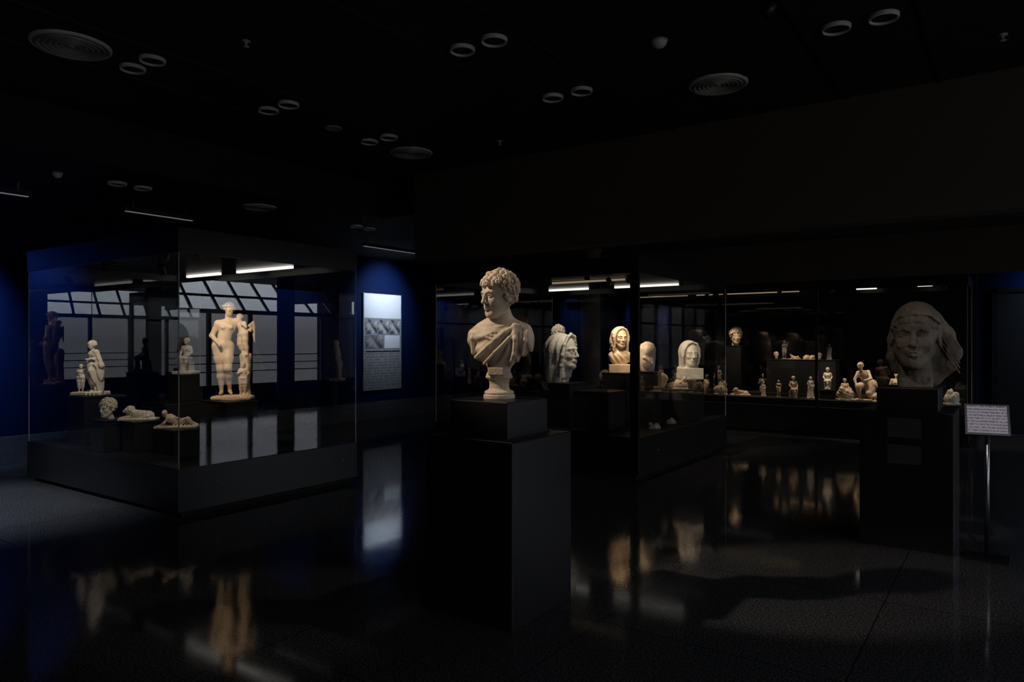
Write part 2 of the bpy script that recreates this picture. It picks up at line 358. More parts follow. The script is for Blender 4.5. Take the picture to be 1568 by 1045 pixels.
# windows
we=empty('window_1',(4.1,11.4,1.5)); ms=[]
Y0,Y1=8.6,14.2
ys=np.linspace(Y0,Y1,6)
for y in ys: ms.append(((4.03,y-.04,.4),(4.13,y+.04,2.2)))
ms.append(((4.0,Y0,2.16),(4.16,Y1,2.26))); ms.append(((4.02,Y0,.36),(4.16,Y1,.44)))
for z in (.75,.95,1.15): ms.append(((4.22,Y0,z-.012),(4.245,Y1,z+.012)))
boxes('mullions',ms,M_frame,we)
quad('lower_glazing',[(4.08,Y0,.4),(4.08,Y1,.4),(4.08,Y1,2.2),(4.08,Y0,2.2)],M_wing2,we)
quad('sloped_glazing',[(4.1,Y0,2.24),(4.1,Y1,2.24),(5.5,Y1,3.1),(5.5,Y0,3.1)],M_wing,we)
V=[];F=[]
for i,y in enumerate(np.linspace(Y0,Y1,9)):
    n=len(V); dy=.45
    for (x,yy,z) in ((4.08,y,2.22),(5.5,y+dy,3.08)):
        for a in (-.035,.035):
            for b in (-.03,.03): V.append((x,yy+a,z+b))
    F+=[(n,n+1,n+3,n+2),(n+4,n+6,n+7,n+5),(n,n+4,n+5,n+1),(n+2,n+3,n+7,n+6),(n,n+2,n+6,n+4),(n+1,n+5,n+7,n+3)]
mesh_obj('rafters',V,F,M_frame,we)
boxes('purlin',[((4.72,Y0,2.60),(4.78,Y1,2.66))],M_frame,we)
boxes('end_walls',[((4.2,Y0-.1,0),(5.6,Y0,3.08)),((4.2,Y1,0),(5.6,Y1+.1,3.08)),((4.2,Y0,-.2),(5.6,Y1,-.1))],M_dwall,we)
w2=empty('fill_window',(4.1,1.25,1.6)); ms=[((4.05,y-.04,.4),(4.15,y+.04,2.9)) for y in np.linspace(-3.46,5.96,8)]  # unseen window added to give the room ambient fill light
ms+=[((4.05,-3.5,.4),(4.15,6,.46)),((4.05,-3.5,2.84),(4.15,6,2.9)),((4.05,-3.5,2.1),(4.15,6,2.16))]
boxes('mullions',ms,M_frame,w2); quad('glazing',[(4.1,-3.5,.4),(4.1,6,.4),(4.1,6,2.9),(4.1,-3.5,2.9)],M_wing3,w2)
lathe('round_column',[(.0,0),(.23,0),(.23,.06),(.2,.08),(.2,3.02),(.23,3.04),(.23,3.08),(0,3.08)],(2.5,10.7,0),M_dwall)
lathe('round_column',[(.0,0),(.2,0),(.2,.06),(.17,.08),(.17,3.02),(.2,3.04),(.2,3.08),(0,3.08)],(-5.95,10.86,0),M_beam)

# ------------------------------------------------------------ ceiling fittings
def downlight(x,y,z):
    e=empty('recessed_downlight',(x,y,z))
    lathe('trim_ring',[(.088,0),(.088,-.016),(.084,-.026),(.077,-.026),(.072,-.008),(.072,0)],(x,y,z),M_white,e)
    lathe('reflector',[(.073,-.012),(.060,-.005),(.03,-.002),(0,-.002)],(x,y,z),M_dark,e)
    lathe('bulb',[(.032,-.003),(.028,-.010),(.018,-.013),(0,-.014)],(x,y,z),M_lamp,e,20)
for rx,yl in ((-5.12,(2.68,3.84,5.02)),(-2.94,(2.6,3.8,4.97)),(-.78,(3.7,4.9))):
    for y in yl:
        for q in (-.135,.135): downlight(rx+q,y,3.5)
for x,y in ((-7.30,3.57),(-7.31,3.83),(-7.35,6.78),(-7.37,7.04)): downlight(x,y,3.08)
def diffuser(x,y,z,r=.22):
    e=empty('ceiling_air_diffuser',(x,y,z)); p=[(r,0),(r,-.012),(r*.93,-.02)]; n=6
    for i in range(n):
        a=r*.9*(1-i/n); p+=[(a,-.006),(a-.004,-.006),(a-.010,-.026+.002*i),(a-.016,-.026+.002*i)]
    p+=[(0.02,-.02),(0,-.022)]
    lathe('ring_blades',p,(x,y,z),M_grille,e,48,False); lathe('outer_rim',[(r*1.04,0),(r*1.04,-.010),(r*.97,-.022),(r*.94,-.012)],(x,y,z),M_white,e,48)
diffuser(-5.2,2.24,3.5,.235); diffuser(-5.21,5.58,3.5,.215); diffuser(-1.87,5.46,3.5,.215); diffuser(-7.25,5.17,3.08,.19); diffuser(-7.43,8.32,3.08,.19)
def detector(name,x,y,z,r):
    e=empty(name,(x,y,z)); lathe('housing',[(r,0),(r,-.014),(r*.9,-.03),(r*.6,-.045),(r*.35,-.05),(0,-.052)],(x,y,z),M_white,e,24)
    lathe('base_ring',[(r*1.12,0),(r*1.12,-.008),(r,-.012)],(x,y,z),M_grille,e,24)
detector('smoke_detector',-1.92,4.45,3.5,.05); detector('smoke_detector',-7.33,3.04,3.08,.04)
lathe('ceiling_speaker',[(.078,0),(.078,-.01),(.07,-.014),(.06,-.01),(0,-.011)],(-5.21,4.52,3.5),M_grille)
for x,y,z in ((-4.18,2.88,3.5),(-4.19,5.77,3.5),(-.05,5.65,3.5)):
    lathe('fire_sprinkler',[(.03,0),(.03,-.006),(.009,-.008),(.009,-.035),(.022,-.038),(.022,-.042),(0,-.043)],(x,y,z),M_grille,None,16)
for y0,y1 in ((2.3,3.1),(4.02,4.85),(7.6,8.9)):
    e=empty('track_light_bar',(-8.08,(y0+y1)/2,2.95)); boxes('housing',[((-8.10,y0,2.95),(-8.06,y1,3.0))],M_lamp,e)
    boxes('lens',[((-8.095,y0+.02,2.943),(-8.065,y1-.02,2.95))],M_track,e)
    boxes('hangers',[((-8.085,y0+.1,3.0),(-8.075,y0+.11,3.08)),((-8.085,y1-.11,3.0),(-8.075,y1-.1,3.08))],M_steel,e)

# ------------------------------------------------------------ display cases
def case(x0,y0,x1,y1,zb=.42,zt=2.46,zf=2.25,posts=(),tubes=(),soft=()):
    e=empty('glass_display_case',((x0+x1)/2,(y0+y1)/2,0)); i=.012
    boxes('plinth_base',[((x0,y0,.05),(x1,y1,zb))],M_black,e,.004)
    boxes('recessed_foot',[((x0+.06,y0+.06,0),(x1-.06,y1-.06,.05))],M_inner,e)
    boxes('top_fascia',[((x0,y0,zf),(x1,y0+.03,zt)),((x0,y1-.03,zf),(x1,y1,zt)),((x0,y0+.03,zf),(x0+.03,y1-.03,zt)),((x1-.03,y0+.03,zf),(x1,y1-.03,zt)),((x0+.03,y0+.03,zf+.08),(x1-.03,y1-.03,zt-.01))],M_black,e)
    a,b,c,d=x0+i,y0+i,x1-i,y1-i
    for n,P in (('glass_front',((a,b),(c,b))),('glass_right',((c,b),(c,d))),('glass_rear',((c,d),(a,d))),('glass_left',((a,d),(a,b)))):
        (p,q),(r,s)=P; quad(n,[(p,q,zb),(r,s,zb),(r,s,zf),(p,q,zf)],M_glass,e)
    boxes('glass_edge_seams',[((px-.004,py-.004,zb),(px+.004,py+.004,zf)) for px in (a,c) for py in (b,d)],M_grille,e)
    if posts: boxes('corner_posts',list(posts),M_black,e)
    for k,(tx0,tx1,ty) in enumerate(tubes): boxes('light_tube',[((tx0,ty-.018,zf+.045),(tx1,ty+.018,zf+.075))],M_tube,e)
    for k,(tx0,tx1,ty) in enumerate(soft): boxes('light_tube_soft',[((tx0,ty-.012,zf+.045),(tx1,ty+.012,zf+.07))],M_tube2,e)
    for lx in (.18,.9): lathe('lock',[(.010,0),(.010,.006),(0,.006)],(x1,y0+(y1-y0)*lx,.26),M_steel,e,12).rotation_euler=(0,math.pi/2,0)
    return e
CA=case(-8.68,3.3,-5.73,5.3,tubes=((-7.45,-6.45,5.02),(-8.5,-7.8,5.02)))
CB=case(-6.2,7.09,-3.3,10.0,zb=.45,zt=2.43,zf=2.24,posts=[((-3.40,7.09,.45),(-3.30,7.13,2.24))],tubes=((-6.0,-5.3,9.6),(-4.85,-3.78,9.6)),soft=((-5.2,-4.1,8.4),))
CC=case(-6.4,11.9,-.5,13.2,zb=.46,zt=2.44,zf=2.30,posts=[((-2.53,11.9,.46),(-2.49,11.93,2.30))],tubes=((-2.1,-1.8,12.9),(-1.2,-1.0,12.7)),soft=((-4.4,-3.0,12.9),(-6.0,-5.0,12.9)))

def spot(name,pos,tgt,power,ang,col=(1,.86,.68),blend=.6,rad=.03,can=True):
    l=bpy.data.lights.new(name,'SPOT'); l.energy=power; l.spot_size=math.radians(ang); l.spot_blend=blend; l.color=col; l.shadow_soft_size=rad
    d=(Vector(tgt)-Vector(pos)).normalized(); q=d.to_track_quat('-Z','Y')
    e=empty(name,pos)
    o=bpy.data.objects.new('lamp',l); o.location=pos; o.rotation_euler=q.to_euler(); link(o,e)
    if can:
        c=lathe('housing',[(0,.10),(.028,.10),(.032,.09),(.035,-.0),(.031,0),(.031,.02),(.028,.03)],pos,M_lamp,e,20); c.rotation_euler=q.to_euler(); c.location=Vector(pos)
WARM=(1,.80,.58)
# left case
spot('case_spotlight',(-5.95,3.6,2.24),(-6.65,4.3,1.45),54,46,(1,.78,.54))
spot('case_spotlight',(-7.3,3.55,2.24),(-6.75,4.35,1.5),14,44,(1,.78,.54))
spot('case_spotlight',(-7.3,3.45,2.2),(-7.95,3.62,1.1),28,50,(1,.86,.70))
spot('case_spotlight',(-7.6,4.2,2.24),(-8.15,4.78,1.3),12,40,(1,.86,.70))
spot('case_spotlight',(-6.3,3.5,2.24),(-6.95,3.65,.7),26,50,(1,.86,.68))
# centre case
spot('case_spotlight',(-4.05,7.3,2.22),(-4.50,7.6,1.3),26,60,(1,.90,.76))
spot('case_spotlight',(-3.8,7.9,2.22),(-4.27,8.6,1.4),42,44,(1,.78,.54))
spot('case_spotlight',(-3.45,8.7,2.22),(-3.6,9.4,1.2),40,48,(1,.83,.64))
spot('case_spotlight',(-4.2,8.2,2.22),(-4.0,9.2,.95),50,60,WARM)
spot('case_spotlight',(-4.75,7.6,2.22),(-5.05,8.3,1.55),22,40,(1,.85,.68))
# rear case
for x,t,p in ((-4.0,-4.1,44),(-3.1,-3.0,56),(-2.3,-2.0,66),(-1.2,-1.4,42),(-.8,-.8,30)):
    spot('case_spotlight',(x,12.04,2.26),(t,12.4,.8),p,62,WARM)
# room lights
spot('bust_fill_light',(-4.0,1.75,3.42),(-2.42,3.3,1.58),270,20,(1,.82,.64),.5,.04)
spot('bust_fill_light',(-1.2,4.3,3.42),(-2.35,3.35,1.62),30,24,(1,.86,.72),.6,.05)  # added fill lamp for the bust, opposite its key light
spot('bust_fill_light',(-1.3,3.9,3.42),(-.6,6.1,1.5),30,20,(1,.82,.66),.6,.06)
spot('bust_fill_light',(-8.08,.9,2.95),(-7.6,2.2,0),420,54,(.85,.92,1),.9,.08)
spot('wall_wash_light',(-9.2,2.7,3.0),(-10,2.75,2.05),430,78,(.30,.52,1),1,.1)
spot('wall_wash_light',(-8.9,9.9,3.02),(-10,9.9,2.25),140,80,(.70,.82,1),1,.08)
spot('wall_wash_light',(1.0,13.5,3.0),(1.0,14.2,2.4),110,120,(.5,.7,1),1,.1)

# ------------------------------------------------------------ pedestals
e=empty('bust_pedestal',(-2.4,3.3,0))
boxes('lower_block',[((-2.7,3.0,.0),(-2.1,3.6,.975))],M_black,e,.006)
boxes('upper_block',[((-2.6,3.1,.975),(-2.2,3.5,1.172))],M_black,e,.005)
boxes('shadow_gap',[((-2.61,3.09,.975),(-2.19,3.51,.981))],M_inner,e)
e=empty('head_pedestal',(-.63,6.14,0))
boxes('lower_block',[((-.93,5.84,0),(-.33,6.44,.99))],M_black,e,.006)
boxes('upper_block',[((-.83,5.94,.99),(-.43,6.34,1.155))],M_black,e,.005)
M_lab=text_mat('vinyl_text',(.012,.012,.013),(.10,.10,.105),11,'Z',60)
boxes('text_label_top',[((-.745,5.838,.80),(-.53,5.84,.94))],M_lab,e)
boxes('text_label_bottom',[((-.745,5.838,.61),(-.53,5.84,.745))],M_lab,e)
def plinth(x,y,z,wx=.3,wy=.3,z0=.42):
    e=empty('display_plinth',(x,y,z0)); boxes('block',[((x-wx/2,y-wy/2,z0),(x+wx/2,y+wy/2,z-.014))],M_inner,e,.004)
    boxes('cap',[((x-wx/2-.006,y-wy/2-.006,z-.014),(x+wx/2+.006,y+wy/2+.006,z))],M_black,e,.003)
# label stand
def loc(r,d): return (r*.8192-d*.5736, r*.5736+d*.8192)
lx,ly=loc(3.28,4.93)
e=empty('label_stand',(lx,ly,0))
boxes('base_plate',[((lx-.13,ly-.1,0),(lx+.13,ly+.1,.012))],M_black,e,.003)
lathe('pole',[(0,.012),(.015,.012),(.015,.93),(0,.93)],(lx,ly,0),M_steel,e,20)
bd=boxes('board',[((-.132,-.010,-.120),(.132,.006,.120))],M_lamp,e,.003); bd.location=(lx,ly-.01,.955); bd.rotation_euler=(math.radians(-32),0,math.radians(6))
M_lab2=text_mat('printed_label',(.80,.74,.80),(.30,.25,.32),9,'Z',22)
pl=boxes('printed_sheet',[((-.116,-.012,-.104),(.116,-.0105,.104))],M_lab2,e); pl.rotation_euler=bd.rotation_euler
pl.location=Vector(bd.location)+bd.rotation_euler.to_matrix()@Vector((0,-.0105,0))
spot('bust_fill_light',(.3,3.6,3.42),(lx,ly,.95),75,9,(.95,.9,1),.5,.05)

# wall info panel
e=empty('wall_info_panel',(-9.96,9.88,1.48))
M_pan=text_mat('panel_text_falloff',(.32,.33,.35),(.20,.21,.22),34,'Z',18); M_hd=mat('panel_white_print',(.74,.76,.79),.5,(.72,.74,.77))  # text board greyed to carry the light falloff below the white header
M_ph=mat('panel_photo_print',(.5,.46,.42),.5,(.03,.05,.10),7,contrast=(.4,.6)); M_ph2=mat('panel_photo_print_b',(.35,.33,.32),.5,(.06,.07,.1),5,contrast=(.4,.6))
boxes('board',[((-9.999,9.37,.56),(-9.965,10.39,2.41))],M_pan,e,.003)
boxes('header',[((-9.966,9.39,1.94),(-9.962,10.37,2.40))],M_hd,e)
for k in range(3): boxes('photo_strip',[((-9.966,9.43+k*.31,1.64),(-9.962,9.72+k*.31,1.91))],M_ph,e)
boxes('photo_low_a',[((-9.966,9.43,1.36),(-9.962,9.88,1.61))],M_ph2,e); boxes('photo_low_b',[((-9.966,9.92,1.36),(-9.962,10.34,1.61))],M_hd,e)
boxes('divider',[((-9.966,9.43,1.29),(-9.962,10.34,1.31))],M_inner,e)

# ------------------------------------------------------------ main bust
S=Sdf((-.27,-.19,-.002),(.29,.19,.77),.0030)
S.turn([0,.022,.024,.034,.044,.050,.058,.085,.108,.116,.124,.146],[.090,.090,.080,.086,.080,.064,.058,.055,.060,.076,.078,.070])
S.box((0,-.055,.157),(.045,.030,.022),.004,.003); S.cap((0,0,.13),(0,0,.2),.062,.07,.01)
S.ell((0,.0,.315),(.150,.088,.150),.02); S.ell((-.122,.015,.328),(.066,.070,.092),.03); S.ell((.135,.015,.338),(.072,.072,.090),.03)
S.ell((0,.02,.40),(.12,.06,.05),.03); S.cap((-.03,.02,.44),(-.12,.02,.385),.04,.035,.03); S.cap((.03,.02,.44),(.13,.02,.39),.04,.035,.03)
def folds(x,y,z):
    dx=x-.13; dz=z-.44; a=np.arctan2(dz,dx-.0001); r=np.hypot(dx,dz); w=np.clip((.43-z)/.04,0,1)*np.clip((z-.175)/.04,0,1)*np.clip(r/.07,0,1)
    left=np.sin(a*15+np.sin(r*25)*1.2)+.4*np.sin(a*33+2+10*r)
    right=np.sin(x*150+z*18)
    t=np.clip((x-.085)/.03,0,1); return -.0062*w*(left*(1-t)+right*t)
S.op((0,0,.3),.30,folds,0,'d')
for off,r in ((0,.010),(.018,.008),(.034,.006)):
    P=[]
    for j in range(15):
        t=(j/14-.5)*math.pi*1.25; P.append((math.sin(t)*(.068+off*.8),-.008-math.cos(t)*(.070+off*.5),.425-.050*max(0,math.cos(t))-off*(.5+.6*max(0,math.cos(t)))))
    S.chain(P,r,.006)
S.chain([(.125,-.035,.422),(.05,-.086,.375),(-.04,-.096,.30),(-.12,-.070,.235)],[.015,.014,.012,.010],.012)
S.chain([(.13,-.04,.412),(.08,-.086,.345),(.0,-.098,.265),(-.07,-.076,.200)],[.012,.012,.010,.008],.010)
S.chain([(.10,-.052,.415),(.113,-.086,.34),(.105,-.084,.25),(.075,-.066,.19)],[.014,.013,.012,.010],.012)
S.chain([(.150,-.03,.395),(.158,-.058,.33),(.145,-.062,.25)],[.012,.012,.010],.012)
S.chain([(-.13,-.02,.395),(-.148,-.050,.34),(-.142,-.056,.26)],[.011,.011,.009],.012)
head(S,(-.002,-.012,.588),Rz(-38)@Rx(6),1.05,'curly',.06)
S.build('marble_bust_of_young_man',M_marb,(-2.4,3.3,1.172),22)

# ------------------------------------------------------------ colossal head
S=Sdf((-.30,-.28,-.002),(.36,.30,.70),.0046)
head(S,(.0,-.02,.385),Rz(-4),2.08,'cap',.02)
S.tr()
S.ell((.01,.055,.455),(.166,.185,.195),.02)
S.ell((.05,.15,.38),(.18,.11,.20),.04)
S.chain([(.13,.09,.52),(.205,.10,.40),(.255,.10,.26),(.235,.09,.15)],[.045,.052,.052,.038],.035)
S.chain([(.10,.14,.30),(.18,.13,.16),(.12,.12,.06)],[.08,.07,.06],.04)
for j in range(6): S.chain([(.125,.050,.57-.035*j),(.21,.048,.43-.038*j),(.29,.055,.30-.038*j)],.006,.009)
S.chain([(-.13,.14,.50),(-.155,.15,.36),(-.16,.15,.22),(-.13,.14,.12)],.030,.03)
S.chain([(-.150,-.08,.478),(-.09,-.160,.535),(.01,-.185,.548),(.10,-.160,.535),(.160,-.08,.478)],.010,.010)
for q in (-1,1): S.ell((q*.064,-.205,.385),(.030,.022,.016),.015,'-')
S.box((0,.05,.03),(.115,.12,.04),.02,.03)
S.rough(.0014,55,3); S.rough(.0009,140,8)
S.build('colossal_marble_head',M_brown,(-.60,6.16,1.153),6)

# ------------------------------------------------------------ Venus and Eros group
S=Sdf((-.26,-.18,-.002),(.36,.17,1.08),.0038)
S.turn([0,.012,.045,.05],[.15,.155,.15,.14],(.06,0),.75,.004); S.box((.06,0,.022),(.20,.10,.022),.02,.01)
S.tr((-.01,0,.045),Rz(14),1.0)
body(S,dict(pel=(-.026,0,.525),wai=(-.008,.0,.615),che=(.014,.0,.705),nek=(.022,.0,.785),hed=(.036,-.022,.888),shL=(-.072,0,.745),shR=(.108,0,.772),
  elL=(-.132,.02,.62),haL=(-.062,-.105,.535),elR=(.175,-.025,.685),haR=(.225,-.055,.68),
  hiL=(-.070,0,.50),knL=(-.046,-.02,.28),anL=(-.040,.015,.05),toL=(-.050,-.070,.025),hiR=(.024,0,.495),knR=(.020,-.075,.285),anR=(.040,.03,.06),toR=(.055,-.045,.025)),fat=1.12,k=.024,hs=1.18)
S.tr((-.01,0,.045),None,1)
for j in range(16):
    t=j/16*2*math.pi; S.ell((.032+.052*math.cos(t),-.012+.060*math.sin(t),.925),.013,.004)
S.chain([(.010,.045,.90),(-.005,.05,.84),(-.01,.045,.78)],[.016,.012,.009],.006)
S.tr((0,0,.04))
S.chain([(.185,.02,0),(.175,.025,.15),(.19,.02,.30),(.185,.02,.41)],[.060,.048,.050,.060],.02)
S.op((.2,0,.2),.25,lambda x,y,z:-.004*np.sin(x*150+z*20)*np.clip((x-.12)/.02,0,1),0,'d')
S.tr((.175,-.045,.04),Rz(10),.36)
body(S,dict(elL=(-.14,-.03,.66),haL=(-.05,-.1,.70),elR=(.15,0,.66),haR=(.1,-.1,.6)),fem=False,fat=1.5,hs=1.4)
S.tr((.195,-.015,.445),Rz(-35)@Ry(-10),.46)
body(S,dict(hed=(-.03,-.01,.90),elL=(-.16,-.03,.72),haL=(-.24,-.06,.80),elR=(.15,-.03,.66),haR=(.12,-.12,.72),knL=(-.06,-.07,.30),anL=(-.05,0,.06)),fem=False,fat=1.55,hs=1.5,k=.028)
S.tr((.205,-.01,.445),None,.44)
for j in range(5): S.chain([(.05,.06,.74),(.12,.11,.82-.06*j),(.15,.12,.68-.08*j)],[.035,.032,.016],.012)
S.build('venus_and_eros_statue',M_warm,(-6.66,4.36,.89),42,1.0)
plinth(-6.63,4.37,.89,.46,.36)

# ------------------------------------------------------------ other left-case objects
S=Sdf((-.19,-.14,-.002),(.19,.16,.62),.0045)
S.box((0,0,.018),(.15,.11,.018),.008,.004)
S.tr((.03,0,.03),Rz(-30),.56)
body(S,dict(hed=(.0,-.02,.88),haR=(.05,-.12,.62)),fem=False,fat=1.55,hair=True,arms=(.5,1),hs=1.5,k=.025)
S.chain([(.10,.03,.76),(.14,.06,.5),(.13,.05,.05)],[.04,.07,.08],.03); S.chain([(-.02,-.06,.55),(.08,-.07,.40),(.10,-.03,.2)],[.05,.055,.06],.02)
S.op((0,0,.4),.5,lambda x,y,z:-.008*np.sin(x*95+z*25)*np.clip((x-.05)/.03,0,1)*np.clip((.75-z)/.1,0,1),0,'d')
S.tr((-.09,-.02,.03),Rz(20),.30); body(S,dict(haL=(0,-.12,.6)),fem=False,fat=1.8,hs=1.6)
S.build('standing_marble_figure_group',M_marbw,(-7.97,3.62,.93),30); plinth(-7.97,3.62,.93,.36,.28)
S=Sdf((-.15,-.16,-.002),(.15,.14,.46),.005)
S.box((0,0,.02),(.12,.11,.02),.01,.004); S.tr((0,0,.02))
def seated(S,o,rot,sc,fem=True,throne=True):
    S.tr(o,rot,sc)
    body(S,dict(pel=(0,.02,.30),wai=(0,.02,.39),che=(0,.02,.49),nek=(0,.02,.575),hed=(0,.01,.675),shL=(-.09,.01,.545),shR=(.09,.01,.545),elL=(-.13,.0,.43),haL=(-.09,-.10,.36),elR=(.13,.0,.43),haR=(.09,-.11,.36),
      hiL=(-.05,0,.29),knL=(-.06,-.17,.29),anL=(-.055,-.15,.06),toL=(-.06,-.21,.03),hiR=(.05,0,.29),knR=(.06,-.17,.30),anR=(.055,-.16,.06),toR=(.06,-.22,.03)),fem=fem,fat=1.35,hs=1.3)
    S.box((0,.05,.12),(.11,.10,.12),.01,.01)
    S.chain([(-.06,-.15,.25),(0,-.16,.20),(.06,-.15,.25)],.035,.03); S.chain([(0,-.14,.2),(0,-.15,.05)],[.05,.07],.03)
seated(S,(0,.02,.03),Rz(0),.54)
S.build('seated_marble_figure',M_marbw,(-8.17,4.8,1.10),30); plinth(-8.17,4.8,1.10,.28,.28)
def small_head(x,y,z,sc,yaw,hair='short',m=M_marbw,name='small_marble_head',h=.004,neck=.02,block=0):
    S=Sdf((-.12*sc-.01,-.14*sc-.01,-.002),(.12*sc+.01,.17*sc+.01,.30*sc+.02+block),h)
    if block: S.box((0,0,block/2),(.105*sc,.10*sc,block/2),.004,.002)
    head(S,(0,0,block+.145*sc),Rz(0)@Rx(4),sc,hair,neck,detail=h<.0045)
    return S.build(name,m,(x,y,z),yaw)
small_head(-7.29,3.47,.73,.75,20); plinth(-7.29,3.5,.73,.25,.25)
def lying(name,x,y,z,sc,yaw,m,seed=0,quadr=False):
    S=Sdf((-.52*sc,-.26*sc,-.002),(.52*sc,.26*sc,.44*sc),.0065*max(sc,.6)*.9)
    S.tr((0,0,0),None,sc); S.box((0,0,.025),(.46,.19,.03),.02,.02)
    if quadr: # couchant lion
        S.cap((.22,.02,.13),(-.12,.0,.17),.10,.11,.05); S.ell((.26,.0,.12),(.12,.12,.11),.03)
        S.ell((-.20,-.02,.25),(.115,.115,.13),.03); S.ell((-.27,-.06,.26),(.06,.065,.07),.02); S.ell((-.33,-.09,.235),(.035,.035,.03),.012)
        for q in (-1,1):
            S.cap((-.20,q*.08,.10),(-.40,q*.08-.02,.06),.045,.035,.02); S.cap((.24,q*.11,.10),(.06,q*.13,.06),.05,.03,.02); S.ell((-.23,q*.07-.02,.33),(.022,.018,.025),.008)
        for i in range(40):
            a=i*2.4; r=random.uniform(.09,.115); S.ell((-.16+.04*math.cos(i),-.02+r*math.cos(a),.24+r*math.sin(a)),.022,.008)
        S.chain([(.36,.03,.10),(.40,-.1,.06),(.30,-.17,.06)],.018,.01)
    else:
        S.cap((.02,.02,.13),(-.16,.03,.22),.085,.095,.04); S.cap((-.15,.03,.25),(-.27,.03,.27),.07,.03,.03); S.ell((-.27,.0,.33),(.055,.06,.068),.012)
        S.ell((-.27,.01,.35),(.062,.065,.06),.006)
        S.chain([(.05,0,.12),(.25,-.06,.20),(.38,-.02,.07)],[.085,.055,.03],.03); S.chain([(.05,.03,.11),(.26,.06,.12),(.42,.07,.06)],[.08,.05,.03],.03)
        S.chain([(-.17,-.06,.24),(-.24,-.13,.13),(-.33,-.12,.07)],[.035,.028,.02],.02); S.chain([(-.10,.05,.25),(.02,-.04,.22),(.12,-.07,.20)],[.035,.028,.02],.02)
        for j in range(5): S.chain([(-.05+.08*j,-.12,.06),(0+.08*j,.0,.17-.02*j),(.04+.08*j,.12,.07)],.014,.012)
    S.tr(); S.rough(.002*sc+.0008,35/sc,seed)
    return S.build(name,m,(x,y,z),yaw)
lying('couchant_lion_statuette',-7.06,3.66,.72,.38,45,M_marbw,1,True); plinth(-7.06,3.66,.72,.34,.26)
lying('reclining_figure_statuette',-6.62,3.80,.66,.42,45,M_marb,2); plinth(-6.62,3.80,.66,.38,.28)
plinth(-7.9,4.5,.80,.5,.5)

# ------------------------------------------------------------ centre case objects
S=Sdf((-.25,-.26,-.002),(.25,.30,.66),.0055)
head(S,(0,-.02,.37),Rx(-2),1.80,'veil',.03); S.tr(); S.cap((0,.04,.0),(0,.03,.16),.10,.12,.04)
S.box((.0,-.20,.02),(.3,.12,.08),.02,.03,'-',Rx(-25)); S.rough(.0012,60,5)
S.build('veiled_marble_head',M_marbw,(-4.55,7.58,.99),92); plinth(-4.55,7.6,.99,.42,.42,.45)
small_head(-5.05,8.3,1.45,.95,10,'curly',M_marbw,'marble_portrait_head',.005); plinth(-5.05,8.3,1.45,.28,.28,.45)
plinth(-4.12,7.72,.90,.5,.45,.45)
S=Sdf((-.19,-.19,-.002),(.19,.19,.66),.005)
S.box((0,0,.055),(.15,.13,.055),.004,.003)
S.ell((0,.01,.20),(.145,.09,.11),.02); S.cap((-.10,.01,.22),(.10,.01,.22),.055,.055,.03)
S.op((0,0,.2),.18,lambda x,y,z:-.005*np.sin(x*90+z*60)*np.clip((.26-z)/.03,0,1)*np.clip((z-.12)/.02,0,1),0,'d')
head(S,(0,-.01,.465),Rz(20)@Rx(3),1.15,'long',.08)
S.build('female_marble_bust',M_warm,(-4.27,8.6,1.08),30); plinth(-4.27,8.6,1.08,.36,.34,.45)
S=Sdf((-.16,-.10,-.002),(.16,.10,.42),.005)
S.turn([0,.1,.3,.36,.39],[.09,.105,.115,.09,.03],(0,0),.5,.01)
S.ell((0,-.04,.27),(.06,.04,.075),.02); S.ell((0,-.04,.12),(.08,.04,.10),.02); S.cap((-.06,-.06,.18),(.05,-.07,.10),.02,.015,.01); S.rough(.003,40,7)
S.build('carved_relief_fragment',M_marb,(-3.93,8.72,1.10),40); plinth(-3.93,8.75,1.10,.26,.26,.45)
small_head(-3.62,9.42,.98,1.35,45,'veil',M_marbw,'veiled_head_on_block',.005,.02,.15); plinth(-3.66,9.42,.98,.36,.36,.45)

def rock(name,x,y,z,w,h,seed,m=M_warm,yaw=30):
    rs=np.random.RandomState(seed); S=Sdf((-w*.75,-w*.5,-.002),(w*.75,w*.5,h*1.25),max(w,h)/42)
    S.ell((0,0,h*.35),(w*.48,w*.32,h*.4),.02)
    for i in range(5):
        S.ell((rs.uniform(-.3,.3)*w,rs.uniform(-.15,.1)*w,h*rs.uniform(.3,.85)),(w*rs.uniform(.1,.2),w*rs.uniform(.1,.18),h*rs.uniform(.15,.3)),.012)
    S.chain([(-w*.35,-w*.15,h*.2),(0,-w*.25,h*.55),(w*.3,-w*.12,h*.3)],w*.07,.01); S.box((0,0,h*.06),(w*.45,w*.3,h*.06),.004,.01)
    S.rough(w*.012,16/w,seed); return S.build(name,m,(x,y,z),yaw)
boxes('display_platform',[((-4.95,8.9,.45),(-3.45,9.2,.86)),((-5.9,8.85,.45),(-5.3,9.4,.75))],M_inner,None,.004)
lying('reclining_figure_statuette',-4.12,9.05,.86,.36,30,M_warm,5); rock('marble_torso_fragment',-4.45,9.05,.86,.26,.24,11); rock('marble_torso_fragment',-3.62,9.05,.86,.24,.16,12,M_warm)
small_head(-4.72,9.05,.86,.8,50,'curly',M_warm,'small_marble_head',.005); small_head(-3.86,9.06,.86,.7,35,'curly',M_warm,'small_marble_head',.005)
rock('marble_hand_fragment',-3.52,8.0,.45,.16,.07,13,M_marb); rock('marble_hand_fragment',-3.55,8.6,.45,.12,.07,14,M_marb)

